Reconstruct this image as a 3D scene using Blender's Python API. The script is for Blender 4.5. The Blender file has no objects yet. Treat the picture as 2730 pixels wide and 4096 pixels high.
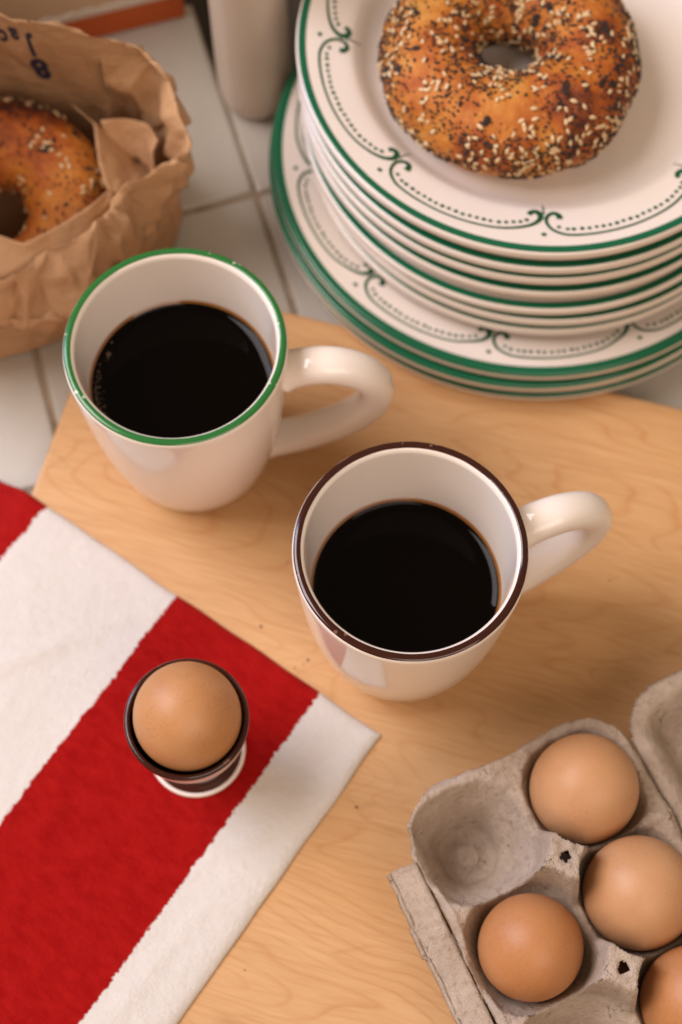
import bpy, bmesh, math, random
import numpy as np
from mathutils import Vector, Matrix, noise
from mathutils.bvhtree import BVHTree

R = math.radians
rnd = random.Random(7)
scene = bpy.context.scene
COL = scene.collection

# ------------------------------------------------------------------ camera
cam_d = bpy.data.cameras.new('camera')
cam = bpy.data.objects.new('camera', cam_d)
COL.objects.link(cam)
PITCH, ROLL, CAM_Z = 1.1857, 0.0094, 0.642
fw = Vector((0, math.cos(PITCH), -math.sin(PITCH)))
rt = Vector((1, 0, 0))
up = rt.cross(fw)
rr = math.cos(ROLL) * rt + math.sin(ROLL) * up
uu = -math.sin(ROLL) * rt + math.cos(ROLL) * up
cam.matrix_world = Matrix(((rr.x, uu.x, -fw.x, 0), (rr.y, uu.y, -fw.y, 0), (rr.z, uu.z, -fw.z, CAM_Z), (0, 0, 0, 1)))
cam_d.sensor_fit = 'VERTICAL'
cam_d.sensor_height = 36.0
cam_d.sensor_width = 24.0
cam_d.lens = 36.0 * 6300 / 4096
cam_d.clip_start = 0.01
cam_d.clip_end = 50
cam_d.dof.use_dof = True
cam_d.dof.focus_distance = 0.548
cam_d.dof.aperture_fstop = 6.2
scene.camera = cam

# ------------------------------------------------------------------ light: a window on the left of a dim warm room
world = bpy.data.worlds.new('World')
scene.world = world
world.use_nodes = True
bg = world.node_tree.nodes['Background']
bg.inputs[0].default_value = (1.0, 0.74, 0.49, 1)
bg.inputs[1].default_value = 0.31


def area(name, loc, target, sx, sy, power, color):
    d = bpy.data.lights.new(name, 'AREA')
    d.shape = 'RECTANGLE'
    d.size, d.size_y = sx, sy
    d.energy = power
    d.color = color
    o = bpy.data.objects.new(name, d)
    COL.objects.link(o)
    o.location = loc
    o.rotation_euler = (Vector(target) - Vector(loc)).to_track_quat('-Z', 'Y').to_euler()
    return o


area('window_light', (-1.42, 0.58, 1.75), (0.0, 0.22, 0.0), 1.45, 1.30, 54.0, (1.0, 0.92, 0.93))
area('window_sky_light', (-1.10, 0.85, 0.62), (0.05, 0.3, 0.05), 0.36, 0.52, 5.0, (0.18, 0.44, 1.0))
area('room_light', (0.5, -0.9, 1.3), (0.05, 0.25, 0.0), 1.3, 1.0, 12.0, (1.0, 0.81, 0.69))

scene.view_settings.view_transform = 'Standard'
scene.view_settings.look = 'None'
scene.view_settings.exposure = 0.21
scene.view_settings.gamma = 1.0
scene.cycles.caustics_reflective = False
scene.cycles.caustics_refractive = False


# ------------------------------------------------------------------ helpers
def mesh_obj(name, verts, faces, mat=None, parent=None, smooth=True, loc=None):
    me = bpy.data.meshes.new(name)
    me.from_pydata([tuple(v) for v in verts], [], [tuple(f) for f in faces])
    me.update()
    if smooth:
        me.polygons.foreach_set('use_smooth', [True] * len(me.polygons))
    if mat:
        me.materials.append(mat)
    o = bpy.data.objects.new(name, me)
    COL.objects.link(o)
    if parent:
        o.parent = parent
    if loc is not None:
        o.location = loc
    return o


def empty(name, loc, rz=0.0):
    o = bpy.data.objects.new(name, None)
    o.empty_display_size = 0.02
    COL.objects.link(o)
    o.location = loc
    o.rotation_euler = (0, 0, rz)
    return o


def tag(o, label=None, cat=None, group=None, kind=None):
    if label: o['label'] = label
    if cat: o['category'] = cat
    if group: o['group'] = group
    if kind: o['kind'] = kind
    return o


def spline(pts, n):
    """Catmull-Rom through pts, n samples per span"""
    P = [np.array(p, float) for p in pts]
    P = [2 * P[0] - P[1]] + P + [2 * P[-1] - P[-2]]
    out = []
    for i in range(1, len(P) - 2):
        a, b, c, d = P[i - 1], P[i], P[i + 1], P[i + 2]
        for k in range(n):
            t = k / n
            out.append(0.5 * ((2 * b) + (c - a) * t + (2 * a - 5 * b + 4 * c - d) * t * t + (3 * b - 3 * c + d - a) * t ** 3))
    out.append(P[-2])
    return out


def lathe_data(prof, n=96, closed=False):
    verts, faces = [], []
    rings = []
    for r, z in prof:
        if r < 1e-6:
            rings.append([len(verts)])
            verts.append((0, 0, z))
        else:
            s = len(verts)
            for k in range(n):
                a = 2 * math.pi * k / n
                verts.append((r * math.cos(a), r * math.sin(a), z))
            rings.append(list(range(s, s + n)))
    m = len(rings)
    for i in range(m if closed else m - 1):
        A, B = rings[i], rings[(i + 1) % m]
        for k in range(n):
            k2 = (k + 1) % n
            if len(A) == 1 and len(B) == 1:
                continue
            if len(A) == 1:
                faces.append((A[0], B[k2], B[k]))
            elif len(B) == 1:
                faces.append((A[k], A[k2], B[0]))
            else:
                faces.append((A[k], A[k2], B[k2], B[k]))
    return verts, faces


def lathe(name, prof, mat, parent=None, n=96, closed=False):
    v, f = lathe_data(prof, n, closed)
    return mesh_obj(name, v, f, mat, parent)


def sweep(name, path, radii, mat, parent, nseg=20, updir=Vector((0, 1, 0))):
    """path: list of Vector; radii: list of (a across updir, b along normal)"""
    verts, faces = [], []
    n = len(path)
    for i, p in enumerate(path):
        t = (path[min(i + 1, n - 1)] - path[max(i - 1, 0)]).normalized()
        nrm = t.cross(updir).normalized()
        a, b = radii[i]
        for k in range(nseg):
            th = 2 * math.pi * k / nseg
            c, s = math.cos(th), math.sin(th)
            e = 0.86
            c = math.copysign(abs(c) ** e, c)
            s = math.copysign(abs(s) ** e, s)
            verts.append(p + updir * (a * c) + nrm * (b * s))
    for i in range(n - 1):
        for k in range(nseg):
            k2 = (k + 1) % nseg
            faces.append((i * nseg + k, i * nseg + k2, (i + 1) * nseg + k2, (i + 1) * nseg + k))
    faces.append(tuple(range(nseg))[::-1])
    faces.append(tuple(range((n - 1) * nseg, n * nseg)))
    return mesh_obj(name, verts, faces, mat, parent)


def join_data(parts):
    V, F = [], []
    for v, f in parts:
        o = len(V)
        V += [tuple(x) for x in v]
        F += [tuple(i + o for i in q) for q in f]
    return V, F


# ------------------------------------------------------------------ material helpers
class NT:
    def __init__(self, name):
        self.m = bpy.data.materials.new(name)
        self.m.use_nodes = True
        self.t = self.m.node_tree
        self.b = self.t.nodes['Principled BSDF']
        self.tc = self.t.nodes.new('ShaderNodeTexCoord')

    def n(self, typ, **kw):
        nd = self.t.nodes.new(typ)
        for k, v in kw.items():
            setattr(nd, k, v)
        return nd

    def l(self, a, b):
        self.t.links.new(a, b)

    def obj(self, scale=(1, 1, 1), rot=(0, 0, 0)):
        mp = self.n('ShaderNodeMapping')
        mp.inputs['Scale'].default_value = scale
        mp.inputs['Rotation'].default_value = rot
        self.l(self.tc.outputs['Object'], mp.inputs['Vector'])
        return mp.outputs[0]

    def noise(self, vec, scale, detail=4, rough=0.55, dist=0.0):
        nd = self.n('ShaderNodeTexNoise')
        nd.inputs['Scale'].default_value = scale
        nd.inputs['Detail'].default_value = detail
        nd.inputs['Roughness'].default_value = rough
        nd.inputs['Distortion'].default_value = dist
        self.l(vec, nd.inputs['Vector'])
        return nd.outputs['Fac']

    def voro(self, vec, scale, feature='F1', rand=1.0):
        nd = self.n('ShaderNodeTexVoronoi')
        nd.feature = feature
        nd.inputs['Scale'].default_value = scale
        nd.inputs['Randomness'].default_value = rand
        self.l(vec, nd.inputs['Vector'])
        return nd

    def ramp(self, fac, stops, interp='LINEAR'):
        nd = self.n('ShaderNodeValToRGB')
        cr = nd.color_ramp
        cr.interpolation = interp
        while len(cr.elements) < len(stops):
            cr.elements.new(0.5)
        for e, (p, c) in zip(cr.elements, stops):
            e.position = p
            e.color = (c[0], c[1], c[2], 1) if isinstance(c, (tuple, list)) else (c, c, c, 1)
        self.l(fac, nd.inputs[0])
        return nd.outputs[0]

    def mix(self, fac, a, b, blend='MIX'):
        nd = self.n('ShaderNodeMix', data_type='RGBA', blend_type=blend)
        for s, v in ((nd.inputs[0], fac), (nd.inputs[6], a), (nd.inputs[7], b)):
            if isinstance(v, (int, float)):
                s.default_value = v
            elif isinstance(v, (tuple, list)):
                s.default_value = (v[0], v[1], v[2], 1)
            else:
                self.l(v, s)
        return nd.outputs[2]

    def math(self, op, a, b=None, c=None):
        nd = self.n('ShaderNodeMath', operation=op)
        for s, v in zip(nd.inputs, (a, b, c)):
            if v is None:
                continue
            if isinstance(v, (int, float)):
                s.default_value = v
            else:
                self.l(v, s)
        return nd.outputs[0]

    def sep(self, vec):
        nd = self.n('ShaderNodeSeparateXYZ')
        self.l(vec, nd.inputs[0])
        return nd.outputs

    def bump(self, h, strength, dist=0.001, normal=None):
        nd = self.n('ShaderNodeBump')
        nd.inputs['Strength'].default_value = strength
        nd.inputs['Distance'].default_value = dist
        self.l(h, nd.inputs['Height'])
        if normal is not None:
            self.l(normal, nd.inputs['Normal'])
        self.l(nd.outputs[0], self.b.inputs['Normal'])
        return nd.outputs[0]

    def set(self, **kw):
        names = {'color': 'Base Color', 'rough': 'Roughness', 'coat': 'Coat Weight', 'coat_r': 'Coat Roughness', 'ior': 'IOR',
                 'sss': 'Subsurface Weight', 'sss_s': 'Subsurface Scale', 'spec': 'Specular IOR Level', 'sheen': 'Sheen Weight',
                 'sheen_r': 'Sheen Roughness', 'trans': 'Transmission Weight', 'metal': 'Metallic'}
        for k, v in kw.items():
            s = self.b.inputs[names[k]]
            if isinstance(v, (int, float)):
                s.default_value = v
            elif isinstance(v, (tuple, list)):
                s.default_value = (v[0], v[1], v[2], 1)
            else:
                self.l(v, s)
        return self


def ceramic(name, col, rough=0.12, vary=0.06, spots=None):
    k = NT(name)
    v = k.obj()
    n = k.noise(v, 45, 3)
    c = k.mix(k.math('MULTIPLY', n, vary * 4), col, tuple(x * 0.80 for x in col))
    if spots:
        vo = k.voro(v, 330)
        keep = k.noise(v, 160, 2)
        d = k.math('ADD', vo.outputs['Distance'], k.math('MULTIPLY', k.math('SUBTRACT', 0.62, keep), 2.2))
        f = k.ramp(d, [(0.0, 1.0), (0.13, 1.0), (0.2, 0.0)])
        c = k.mix(f, c, spots)
    k.set(color=c, rough=k.math('ADD', k.math('MULTIPLY', k.noise(v, 120, 3), 0.10), rough - 0.04), spec=0.5)
    k.bump(k.noise(v, 60, 2), 0.08, 0.0008)
    return k.m


M = {}
M['glaze'] = ceramic('cream_glaze', (0.80, 0.715, 0.640), 0.10)
M['plate'] = ceramic('plate_glaze', (0.72, 0.635, 0.565), 0.14)
M['green_band'] = ceramic('green_glaze', (0.020, 0.145, 0.030), 0.15, 0.15, (0.45, 0.5, 0.35))
M['brown_band'] = ceramic('brown_glaze', (0.036, 0.007, 0.004), 0.10, 0.2, (0.16, 0.07, 0.05))
M['plate_green'] = ceramic('plate_green_glaze', (0.005, 0.105, 0.046), 0.14, 0.12)
M['print_green'] = ceramic('plate_green_print', (0.005, 0.075, 0.030), 0.25, 0.12)
M['cup_brown'] = ceramic('egg_cup_brown_glaze', (0.045, 0.008, 0.005), 0.07, 0.15)
M['bottle'] = ceramic('beige_stoneware', (0.58, 0.48, 0.39), 0.30, 0.12)

# tile
k = NT('white_tile')
v = k.obj()
k.set(color=k.mix(k.noise(v, 30, 4), (0.49, 0.455, 0.400), (0.41, 0.375, 0.320)), rough=0.28)
k.bump(k.noise(v, 26, 2), 0.15, 0.002)
M['tile'] = k.m
k = NT('grout')
v = k.obj()
k.set(color=k.ramp(k.noise(v, 60, 5), [(0.3, (0.12, 0.085, 0.055)), (0.5, (0.30, 0.23, 0.155)), (0.75, (0.38, 0.30, 0.22))]), rough=0.9)
k.bump(k.noise(v, 500, 3), 0.5, 0.001)
M['grout'] = k.m
k = NT('dark_recess')
v = k.obj()
k.set(color=k.mix(k.noise(v, 25, 4), (0.055, 0.036, 0.022), (0.03, 0.02, 0.012)), rough=0.6)
M['recess'] = k.m

# wood: maple, grain along local x
k = NT('maple_wood')
v = k.obj()
warp = k.n('ShaderNodeVectorMath', operation='ADD')
wn = k.n('ShaderNodeTexNoise')
wn.inputs['Scale'].default_value = 26
wn.inputs['Detail'].default_value = 2
k.l(v, wn.inputs['Vector'])
wsub = k.n('ShaderNodeVectorMath', operation='SUBTRACT')
k.l(wn.outputs['Color'], wsub.inputs[0])
wsub.inputs[1].default_value = (0.5, 0.5, 0.5)
wsc = k.n('ShaderNodeVectorMath', operation='SCALE')
wsc.inputs['Scale'].default_value = 0.007
k.l(wsub.outputs[0], wsc.inputs[0])
k.l(v, warp.inputs[0])
k.l(wsc.outputs[0], warp.inputs[1])
mp = k.n('ShaderNodeMapping')
mp.inputs['Scale'].default_value = (4.2, 19, 1)
k.l(warp.outputs[0], mp.inputs[0])
fig = k.noise(mp.outputs[0], 1.0, 2.0, 0.4, 0.3)
mpb = k.n('ShaderNodeMapping')
mpb.inputs['Scale'].default_value = (6, 120, 1)
k.l(warp.outputs[0], mpb.inputs[0])
ringv = k.math('ADD', k.math('MULTIPLY', fig, 27.0), k.math('MULTIPLY', k.sep(warp.outputs[0])[1], 90.0))
ring = k.math('FRACT', ringv)
line = k.ramp(ring, [(0.0, 0.55), (0.06, 0.10), (0.5, 0.0), (0.80, 0.10), (0.965, 1.0), (1.0, 0.55)])
zone = k.ramp(k.noise(k.obj((3, 9, 1)), 1.0, 3), [(0.34, 0.35), (0.60, 1.0)])
mpf = k.n('ShaderNodeMapping')
mpf.inputs['Scale'].default_value = (45, 700, 1)
k.l(warp.outputs[0], mpf.inputs[0])
fib = k.noise(mpf.outputs[0], 1.0, 3, 0.6)
mpc = k.n('ShaderNodeMapping')
mpc.inputs['Scale'].default_value = (28, 150, 1)
mpc.inputs['Rotation'].default_value = (0, 0, 0.25)
k.l(warp.outputs[0], mpc.inputs[0])
curl = k.noise(mpc.outputs[0], 1.0, 3)
base = k.mix(k.noise(k.obj((4, 11, 1)), 1.0, 4), (0.575, 0.350, 0.165), (0.51, 0.285, 0.120))
c = k.mix(k.math('MULTIPLY', k.math('MULTIPLY', line, zone), 0.52), base, (0.40, 0.155, 0.040))
c = k.mix(k.ramp(fib, [(0.36, 0.0), (0.68, 0.42)]), c, (0.42, 0.19, 0.065))
c = k.mix(k.ramp(curl, [(0.45, 0.0), (0.75, 0.16)]), c, (0.72, 0.47, 0.25))
for rz_, sc_, th_ in ((0.35, (9, 160, 1), 0.012), (-0.9, (7, 130, 1), 0.010), (1.35, (8, 110, 1), 0.010)):
    scr = k.voro(k.obj(sc_, (0, 0, rz_)), 1.0, 'DISTANCE_TO_EDGE').outputs['Distance']
    gate = k.ramp(k.noise(k.obj((14, 14, 1), (0, 0, rz_)), 1.0, 2), [(0.52, 0.0), (0.60, 1.0)])
    c = k.mix(k.math('MULTIPLY', k.ramp(scr, [(0.0, 0.30), (th_, 0.18), (th_ * 2.2, 0.0)]), gate), c, (0.34, 0.17, 0.065))
sp = k.voro(v, 55)
spk = k.ramp(k.math('ADD', sp.outputs['Distance'], k.math('MULTIPLY', k.ramp(k.noise(v, 38, 1), [(0.55, 1.0), (0.70, 0.0)]), 0.5)), [(0.0, 1.0), (0.035, 0.85), (0.06, 0.0)])
c = k.mix(k.math('MULTIPLY', spk, 0.75), c, (0.10, 0.045, 0.02))
k.set(color=c, rough=k.ramp(fib, [(0.3, 0.42), (0.8, 0.58)]), spec=0.35)
k.bump(k.math('ADD', fib, k.math('MULTIPLY', line, 0.4)), 0.12, 0.0004)
M['wood'] = k.m

# towel: stripes across local x with ragged edges
k = NT('striped_cotton')
v = k.obj()
x = k.sep(v)[0]
rag = k.math('MULTIPLY', k.math('SUBTRACT', k.noise(v, 520, 4, 0.65), 0.5), 0.0042)
rag2 = k.math('MULTIPLY', k.math('SUBTRACT', k.noise(v, 90, 2), 0.5), 0.0036)
xx = k.math('ADD', x, k.math('ADD', rag, rag2))


def band(lo, hi):
    def edge(e, sgn):
        mr = k.n('ShaderNodeMapRange')
        mr.interpolation_type = 'SMOOTHSTEP'
        mr.inputs['From Min'].default_value = e - 0.00035 * sgn
        mr.inputs['From Max'].default_value = e + 0.00035 * sgn
        k.l(xx, mr.inputs['Value'])
        return mr.outputs[0]
    return k.math('MULTIPLY', edge(lo, 1), edge(hi, -1))


mask = k.math('ADD', band(0.0300, 0.1038), band(0.1745, 0.248))
fuzz = k.noise(v, 900, 4, 0.7)
blot = k.noise(k.obj((110, 260, 1), (0, 0, 0.9)), 1.0, 6, 0.68, 0.3)
blot2 = k.noise(k.obj((40, 150, 1), (0, 0, 0.5)), 1.0, 4)
red = k.mix(k.ramp(blot, [(0.38, 0.0), (0.62, 1.0)]), (0.280, 0.0036, 0.0034), (0.340, 0.0068, 0.0054))
red = k.mix(k.ramp(blot2, [(0.52, 0.0), (0.75, 0.5)]), red, (0.355, 0.0075, 0.0085))
white = k.mix(blot, (0.70, 0.655, 0.610), (0.62, 0.575, 0.53))
k.set(color=k.mix(mask, white, red), rough=0.95, sheen=0.03, sheen_r=0.5, spec=0.06)
wv = k.n('ShaderNodeTexWave')
wv.inputs['Scale'].default_value = 420
wv.inputs['Distortion'].default_value = 2
k.l(v, wv.inputs['Vector'])
hb = k.math('ADD', k.math('ADD', k.math('MULTIPLY', fuzz, 0.7), k.math('MULTIPLY', k.noise(v, 240, 3), 0.8)), k.math('MULTIPLY', wv.outputs['Fac'], 0.15))
k.bump(hb, 0.8, 0.0011)
M['towel'] = k.m

# coffee
k = NT('black_coffee')
k.set(color=(0.0012, 0.0005, 0.0003), rough=0.03, spec=0.10)
M['coffee'] = k.m
k = NT('coffee_rim')
k.set(color=(0.22, 0.085, 0.018), rough=0.08)
M['coffee_rim'] = k.m
k = NT('coffee_bubble')
k.set(color=(0.060, 0.032, 0.010), rough=0.08)
M['bubble'] = k.m


def egg_mat(name, a, b, speck, amount):
    k = NT(name)
    v = k.obj()
    c = k.mix(k.ramp(k.noise(v, 40, 4), [(0.35, 0.0), (0.7, 1.0)]), a, b)
    vo = k.voro(v, 1350)
    keep = k.math('ADD', k.math('MULTIPLY', k.noise(v, 55, 2), 0.45), k.math('MULTIPLY', k.sep(vo.outputs['Color'])[0], 0.55))
    d = k.math('ADD', vo.outputs['Distance'], k.math('MULTIPLY', k.math('SUBTRACT', amount, keep), 2.2))
    f = k.ramp(d, [(0.0, 1.0), (0.14, 0.9), (0.26, 0.0)])
    c = k.mix(k.math('MULTIPLY', f, 0.17), c, speck)
    vo2 = k.voro(v, 85)
    d2 = k.ramp(k.math('ADD', vo2.outputs['Distance'], k.math('MULTIPLY', k.ramp(k.noise(v, 60, 1), [(0.5, 1.0), (0.62, 0.0)]), 0.4)), [(0.0, 1.0), (0.035, 0.9), (0.06, 0.0)])
    c = k.mix(k.math('MULTIPLY', d2, 0.55), c, speck)
    k.set(color=c, rough=0.46, sss=0.12, sss_s=0.004, spec=0.35)
    k.b.inputs['Subsurface Radius'].default_value = (1.0, 0.45, 0.2)
    k.bump(k.noise(v, 900, 3), 0.10, 0.0004)
    return k.m


M['egg'] = egg_mat('brown_eggshell', (0.50, 0.272, 0.138), (0.44, 0.222, 0.100), (0.26, 0.075, 0.02), 0.60)
M['egg_dark'] = egg_mat('dark_brown_eggshell', (0.44, 0.195, 0.076), (0.39, 0.162, 0.058), (0.22, 0.06, 0.016), 0.56)
M['egg_cup_egg'] = egg_mat('speckled_eggshell', (0.48, 0.238, 0.100), (0.42, 0.188, 0.070), (0.22, 0.06, 0.016), 0.55)

# pulp
k = NT('grey_pulp')
v = k.obj()
n1 = k.noise(v, 70, 5, 0.6)
n2 = k.noise(v, 420, 5, 0.7)
c = k.mix(k.ramp(n1, [(0.3, 0.0), (0.7, 1.0)]), (0.41, 0.315, 0.240), (0.53, 0.425, 0.340))
c = k.mix(k.ramp(n2, [(0.52, 0.0), (0.74, 0.62)]), c, (0.23, 0.165, 0.12))
c = k.mix(k.ramp(k.noise(k.obj((500, 2600, 900), (0.3, 0.2, 0.7)), 1.0, 3), [(0.62, 0.0), (0.78, 0.5)]), c, (0.66, 0.55, 0.47))
cr = k.ramp(k.voro(v, 150, 'DISTANCE_TO_EDGE').outputs['Distance'], [(0.0, 1.0), (0.035, 0.0)])
crm = k.math('MULTIPLY', cr, k.ramp(k.noise(v, 120, 3), [(0.58, 0.0), (0.66, 0.7)]))
c = k.mix(crm, c, (0.15, 0.115, 0.09))
k.set(color=c, rough=0.95, spec=0.15)
k.bump(k.math('ADD', k.math('MULTIPLY', n2, 0.9), k.math('ADD', k.noise(v, 1500, 3), k.math('MULTIPLY', crm, -1.0))), 1.0, 0.0010)
M['pulp'] = k.m

# paper
k = NT('brown_kraft_paper')
v = k.obj()
fibre = k.noise(k.obj((300, 1400, 300)), 1.0, 3)
c = k.mix(k.noise(v, 40, 4), (0.51, 0.305, 0.165), (0.43, 0.242, 0.120))
c = k.mix(k.ramp(fibre, [(0.45, 0.0), (0.8, 0.3)]), c, (0.53, 0.33, 0.19))
k.set(color=c, rough=0.62, spec=0.3)
k.bump(k.math('ADD', k.math('ADD', k.noise(v, 160, 4, 0.6, 0.8), k.math('MULTIPLY', k.voro(v, 95).outputs['Distance'], 0.8)), k.math('MULTIPLY', fibre, 0.2)), 0.5, 0.0020)
M['paper'] = k.m
k = NT('navy_ink')
v = k.obj()
k.set(color=k.mix(k.noise(v, 700, 3), (0.010, 0.013, 0.035), (0.03, 0.03, 0.06)), rough=0.7)
M['ink'] = k.m

# bagel
k = NT('baked_crust')
v = k.obj()
zc = k.sep(v)[2]
n1 = k.noise(v, 26, 4, 0.55, 0.5)
n2 = k.noise(v, 95, 5, 0.65)
lvl = k.math('ADD', k.math('MULTIPLY', n1, 0.75), k.math('MULTIPLY', n2, 0.35))
c = k.ramp(lvl, [(0.37, (0.60, 0.290, 0.065)), (0.48, (0.50, 0.175, 0.024)), (0.58, (0.37, 0.086, 0.011)), (0.70, (0.10, 0.018, 0.004))])
blis = k.ramp(k.voro(v, 210).outputs['Distance'], [(0.0, 1.0), (0.3, 0.0)])
c = k.mix(k.math('MULTIPLY', blis, 0.16), c, (0.75, 0.42, 0.13))
pale = k.ramp(zc, [(0.0, 1.0), (0.010, 0.75), (0.018, 0.0)])
c = k.mix(k.math('MULTIPLY', pale, 0.55), c, (0.68, 0.38, 0.12))
k.set(color=c, rough=k.ramp(n2, [(0.3, 0.42), (0.7, 0.62)]), spec=0.32, sss=0.06, sss_s=0.003)
k.bump(k.math('ADD', k.math('MULTIPLY', k.noise(v, 320, 5, 0.7), 1.0), k.math('MULTIPLY', blis, 0.7)), 0.8, 0.0013)
M['crust'] = k.m


def simple(name, a, b, scale, rough, sss=0):
    k = NT(name)
    oi = k.n('ShaderNodeObjectInfo')
    v = k.obj()
    f = k.math('ADD', k.math('MULTIPLY', k.noise(v, scale, 3), 0.6), k.math('MULTIPLY', oi.outputs['Random'], 0.4))
    k.set(color=k.mix(f, a, b), rough=rough, sss=sss, sss_s=0.001)
    return k.m


M['sesame'] = simple('sesame_hull', (0.70, 0.52, 0.30), (0.52, 0.31, 0.13), 260, 0.4, 0.1)
M['poppy'] = simple('poppy_hull', (0.022, 0.015, 0.013), (0.008, 0.006, 0.006), 300, 0.5)
M['onion'] = simple('burnt_onion', (0.035, 0.012, 0.006), (0.012, 0.006, 0.004), 500, 0.85)
k = NT('cream_card')
v = k.obj()
k.set(color=k.mix(k.noise(v, 30, 4), (0.60, 0.44, 0.29), (0.50, 0.35, 0.22)), rough=0.7)
M['card'] = k.m
k = NT('orange_card')
v = k.obj()
k.set(color=k.mix(k.noise(v, 40, 4), (0.56, 0.105, 0.008), (0.40, 0.065, 0.006)), rough=0.55)
M['orange'] = k.m
k = NT('torn_white_edge')
k.set(color=(0.62, 0.55, 0.47), rough=0.9)
M['torn'] = k.m

# ------------------------------------------------------------------ tiled counter
TU = Vector((math.cos(R(17.5)), math.sin(R(17.5)), 0))
TV = Vector((-math.sin(R(17.5)), math.cos(R(17.5)), 0))
TK = Vector((-0.0423, 0.4245, 0))
PITCH_T, GAP, TT = 0.1195, 0.0021, 0.008


def tile_data(w, h, t):
    """bevelled slab centred at origin, top at 0"""
    rings = []
    for ins, z, rad in ((0.0, -t, 0.002), (0.0, -0.0016, 0.002), (0.0005, -0.0006, 0.002), (0.0016, 0.0, 0.002)):
        ring = []
        for sx, sy, a0 in ((1, 1, 0), (-1, 1, 90), (-1, -1, 180), (1, -1, 270)):
            for q in range(3):
                a = R(a0 + q * 45)
                ring.append(((w / 2 - ins - rad) * sx + rad * math.cos(a), (h / 2 - ins - rad) * sy + rad * math.sin(a), z))
        rings.append(ring)
    V = [p for r_ in rings for p in r_]
    F = []
    for i in range(3):
        for q in range(12):
            F.append((i * 12 + q, i * 12 + (q + 1) % 12, (i + 1) * 12 + (q + 1) % 12, (i + 1) * 12 + q))
    F.append(tuple(range(36, 48)))
    return V, F


rzT = R(17.5)
counter = empty('countertop', TK, rzT)
tag(counter, kind='structure')


def slab(name, x0, x1, y0, y1, z0, z1, mat, parent):
    V = [(x0, y0, z0), (x1, y0, z0), (x1, y1, z0), (x0, y1, z0), (x0, y0, z1), (x1, y0, z1), (x1, y1, z1), (x0, y1, z1)]
    F = [(3, 2, 1, 0), (4, 5, 6, 7), (0, 1, 5, 4), (1, 2, 6, 5), (2, 3, 7, 6), (3, 0, 4, 7)]
    return mesh_obj(name, V, F, mat, parent, smooth=False)


CUT = 0.066
# bed of grout under the tiles: left field, and the right field that ends short
slab('grout_bed', -6 * PITCH_T, 0, -6 * PITCH_T, PITCH_T - 0.001, -0.03, -0.0016, M['grout'], counter)
slab('grout_bed', 0.00001, 6 * PITCH_T, -6 * PITCH_T, CUT, -0.03, -0.0017, M['grout'], counter)
me_full = None
me_cut = None
for i in range(-5, 5):
    for j in range(-5, 1):
        cut = (i >= 0 and j == 0)
        cx = (i + 0.5) * PITCH_T
        h = (CUT - GAP) if cut else (PITCH_T - GAP)
        cy = (CUT / 2) if cut else (j + 0.5) * PITCH_T
        src = me_cut if cut else me_full
        if src is None:
            Vt, Ft = tile_data(PITCH_T - GAP, h, TT)
            o = mesh_obj('tile', Vt, Ft, M['tile'], counter, smooth=False)
            if cut: me_cut = o.data
            else: me_full = o.data
        else:
            o = bpy.data.objects.new('tile', src)
            COL.objects.link(o)
            o.parent = counter
        o.location = (cx + rnd.uniform(-.0005, .0005), cy + rnd.uniform(-.0005, .0005), rnd.uniform(-0.0003, 0.0))
        o.rotation_euler = (0, 0, rnd.uniform(-0.004, 0.004))
# dark lower shelf behind the tiled field
rec = slab('recess', -8 * PITCH_T, 8 * PITCH_T, CUT + 0.0005, 5 * PITCH_T, -0.16, -0.10, M['recess'], None)
rec.location = TK
rec.rotation_euler = (0, 0, rzT)
tag(rec, kind='structure')
led = slab('back_ledge', -8 * PITCH_T, -0.0, PITCH_T, 3 * PITCH_T, -0.0995, -0.004, M['recess'], None)
led.location = TK
led.rotation_euler = (0, 0, rzT)
tag(led, kind='structure')

# ------------------------------------------------------------------ cutting board
BRD = 0.012
BANG = R(-15)
BC = Vector((-0.1046, 0.3752, 0))


def rounded_outline(x0, x1, y0, y1, rad, q=6):
    out = []
    for cx, cy, a0 in ((x1 - rad, y1 - rad, 0), (x0 + rad, y1 - rad, 90), (x0 + rad, y0 + rad, 180), (x1 - rad, y0 + rad, 270)):
        for i in range(q + 1):
            a = R(a0 + 90 * i / q)
            out.append((cx + rad * math.cos(a), cy + rad * math.sin(a)))
    return out


def bevel_slab(x0, x1, y0, y1, z0, z1, rad, bev):
    V, F = [], []
    rings = []
    for ins, z in ((bev, z0), (0, z0 + bev), (0, z1 - bev), (bev * 0.3, z1 - bev * 0.3), (bev, z1)):
        rings.append([(x, y, z) for x, y in rounded_outline(x0 + ins, x1 - ins, y0 + ins, y1 - ins, max(rad - ins, 1e-4))])
    n = len(rings[0])
    for r_ in rings: V += r_
    for i in range(len(rings) - 1):
        for q in range(n):
            F.append((i * n + q, i * n + (q + 1) % n, (i + 1) * n + (q + 1) % n, (i + 1) * n + q))
    F.append(tuple(range((len(rings) - 1) * n, len(rings) * n)))
    F.append(tuple(range(n))[::-1])
    return V, F


Vb, Fb = bevel_slab(0, 0.42, -0.50, 0, 0.0, BRD, 0.012, 0.0022)
board = mesh_obj('cutting_board', Vb, Fb, M['wood'], smooth=False)
board.location = BC
board.rotation_euler = (0, 0, BANG)
tag(board, 'pale maple cutting board lying on the white tiles', 'cutting board')

# ------------------------------------------------------------------ towel
tw_ang = math.atan2(0.5672, -0.8236)
TC = Vector((0.0173, 0.1572, 0))
t1 = Vector((math.cos(tw_ang), math.sin(tw_ang), 0))      # along the short hem, local x
t2 = Vector((-math.sin(tw_ang), math.cos(tw_ang), 0))     # local y
bn = Vector((math.cos(R(-15)), math.sin(R(-15)), 0))      # inward normal of the board's left edge


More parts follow.
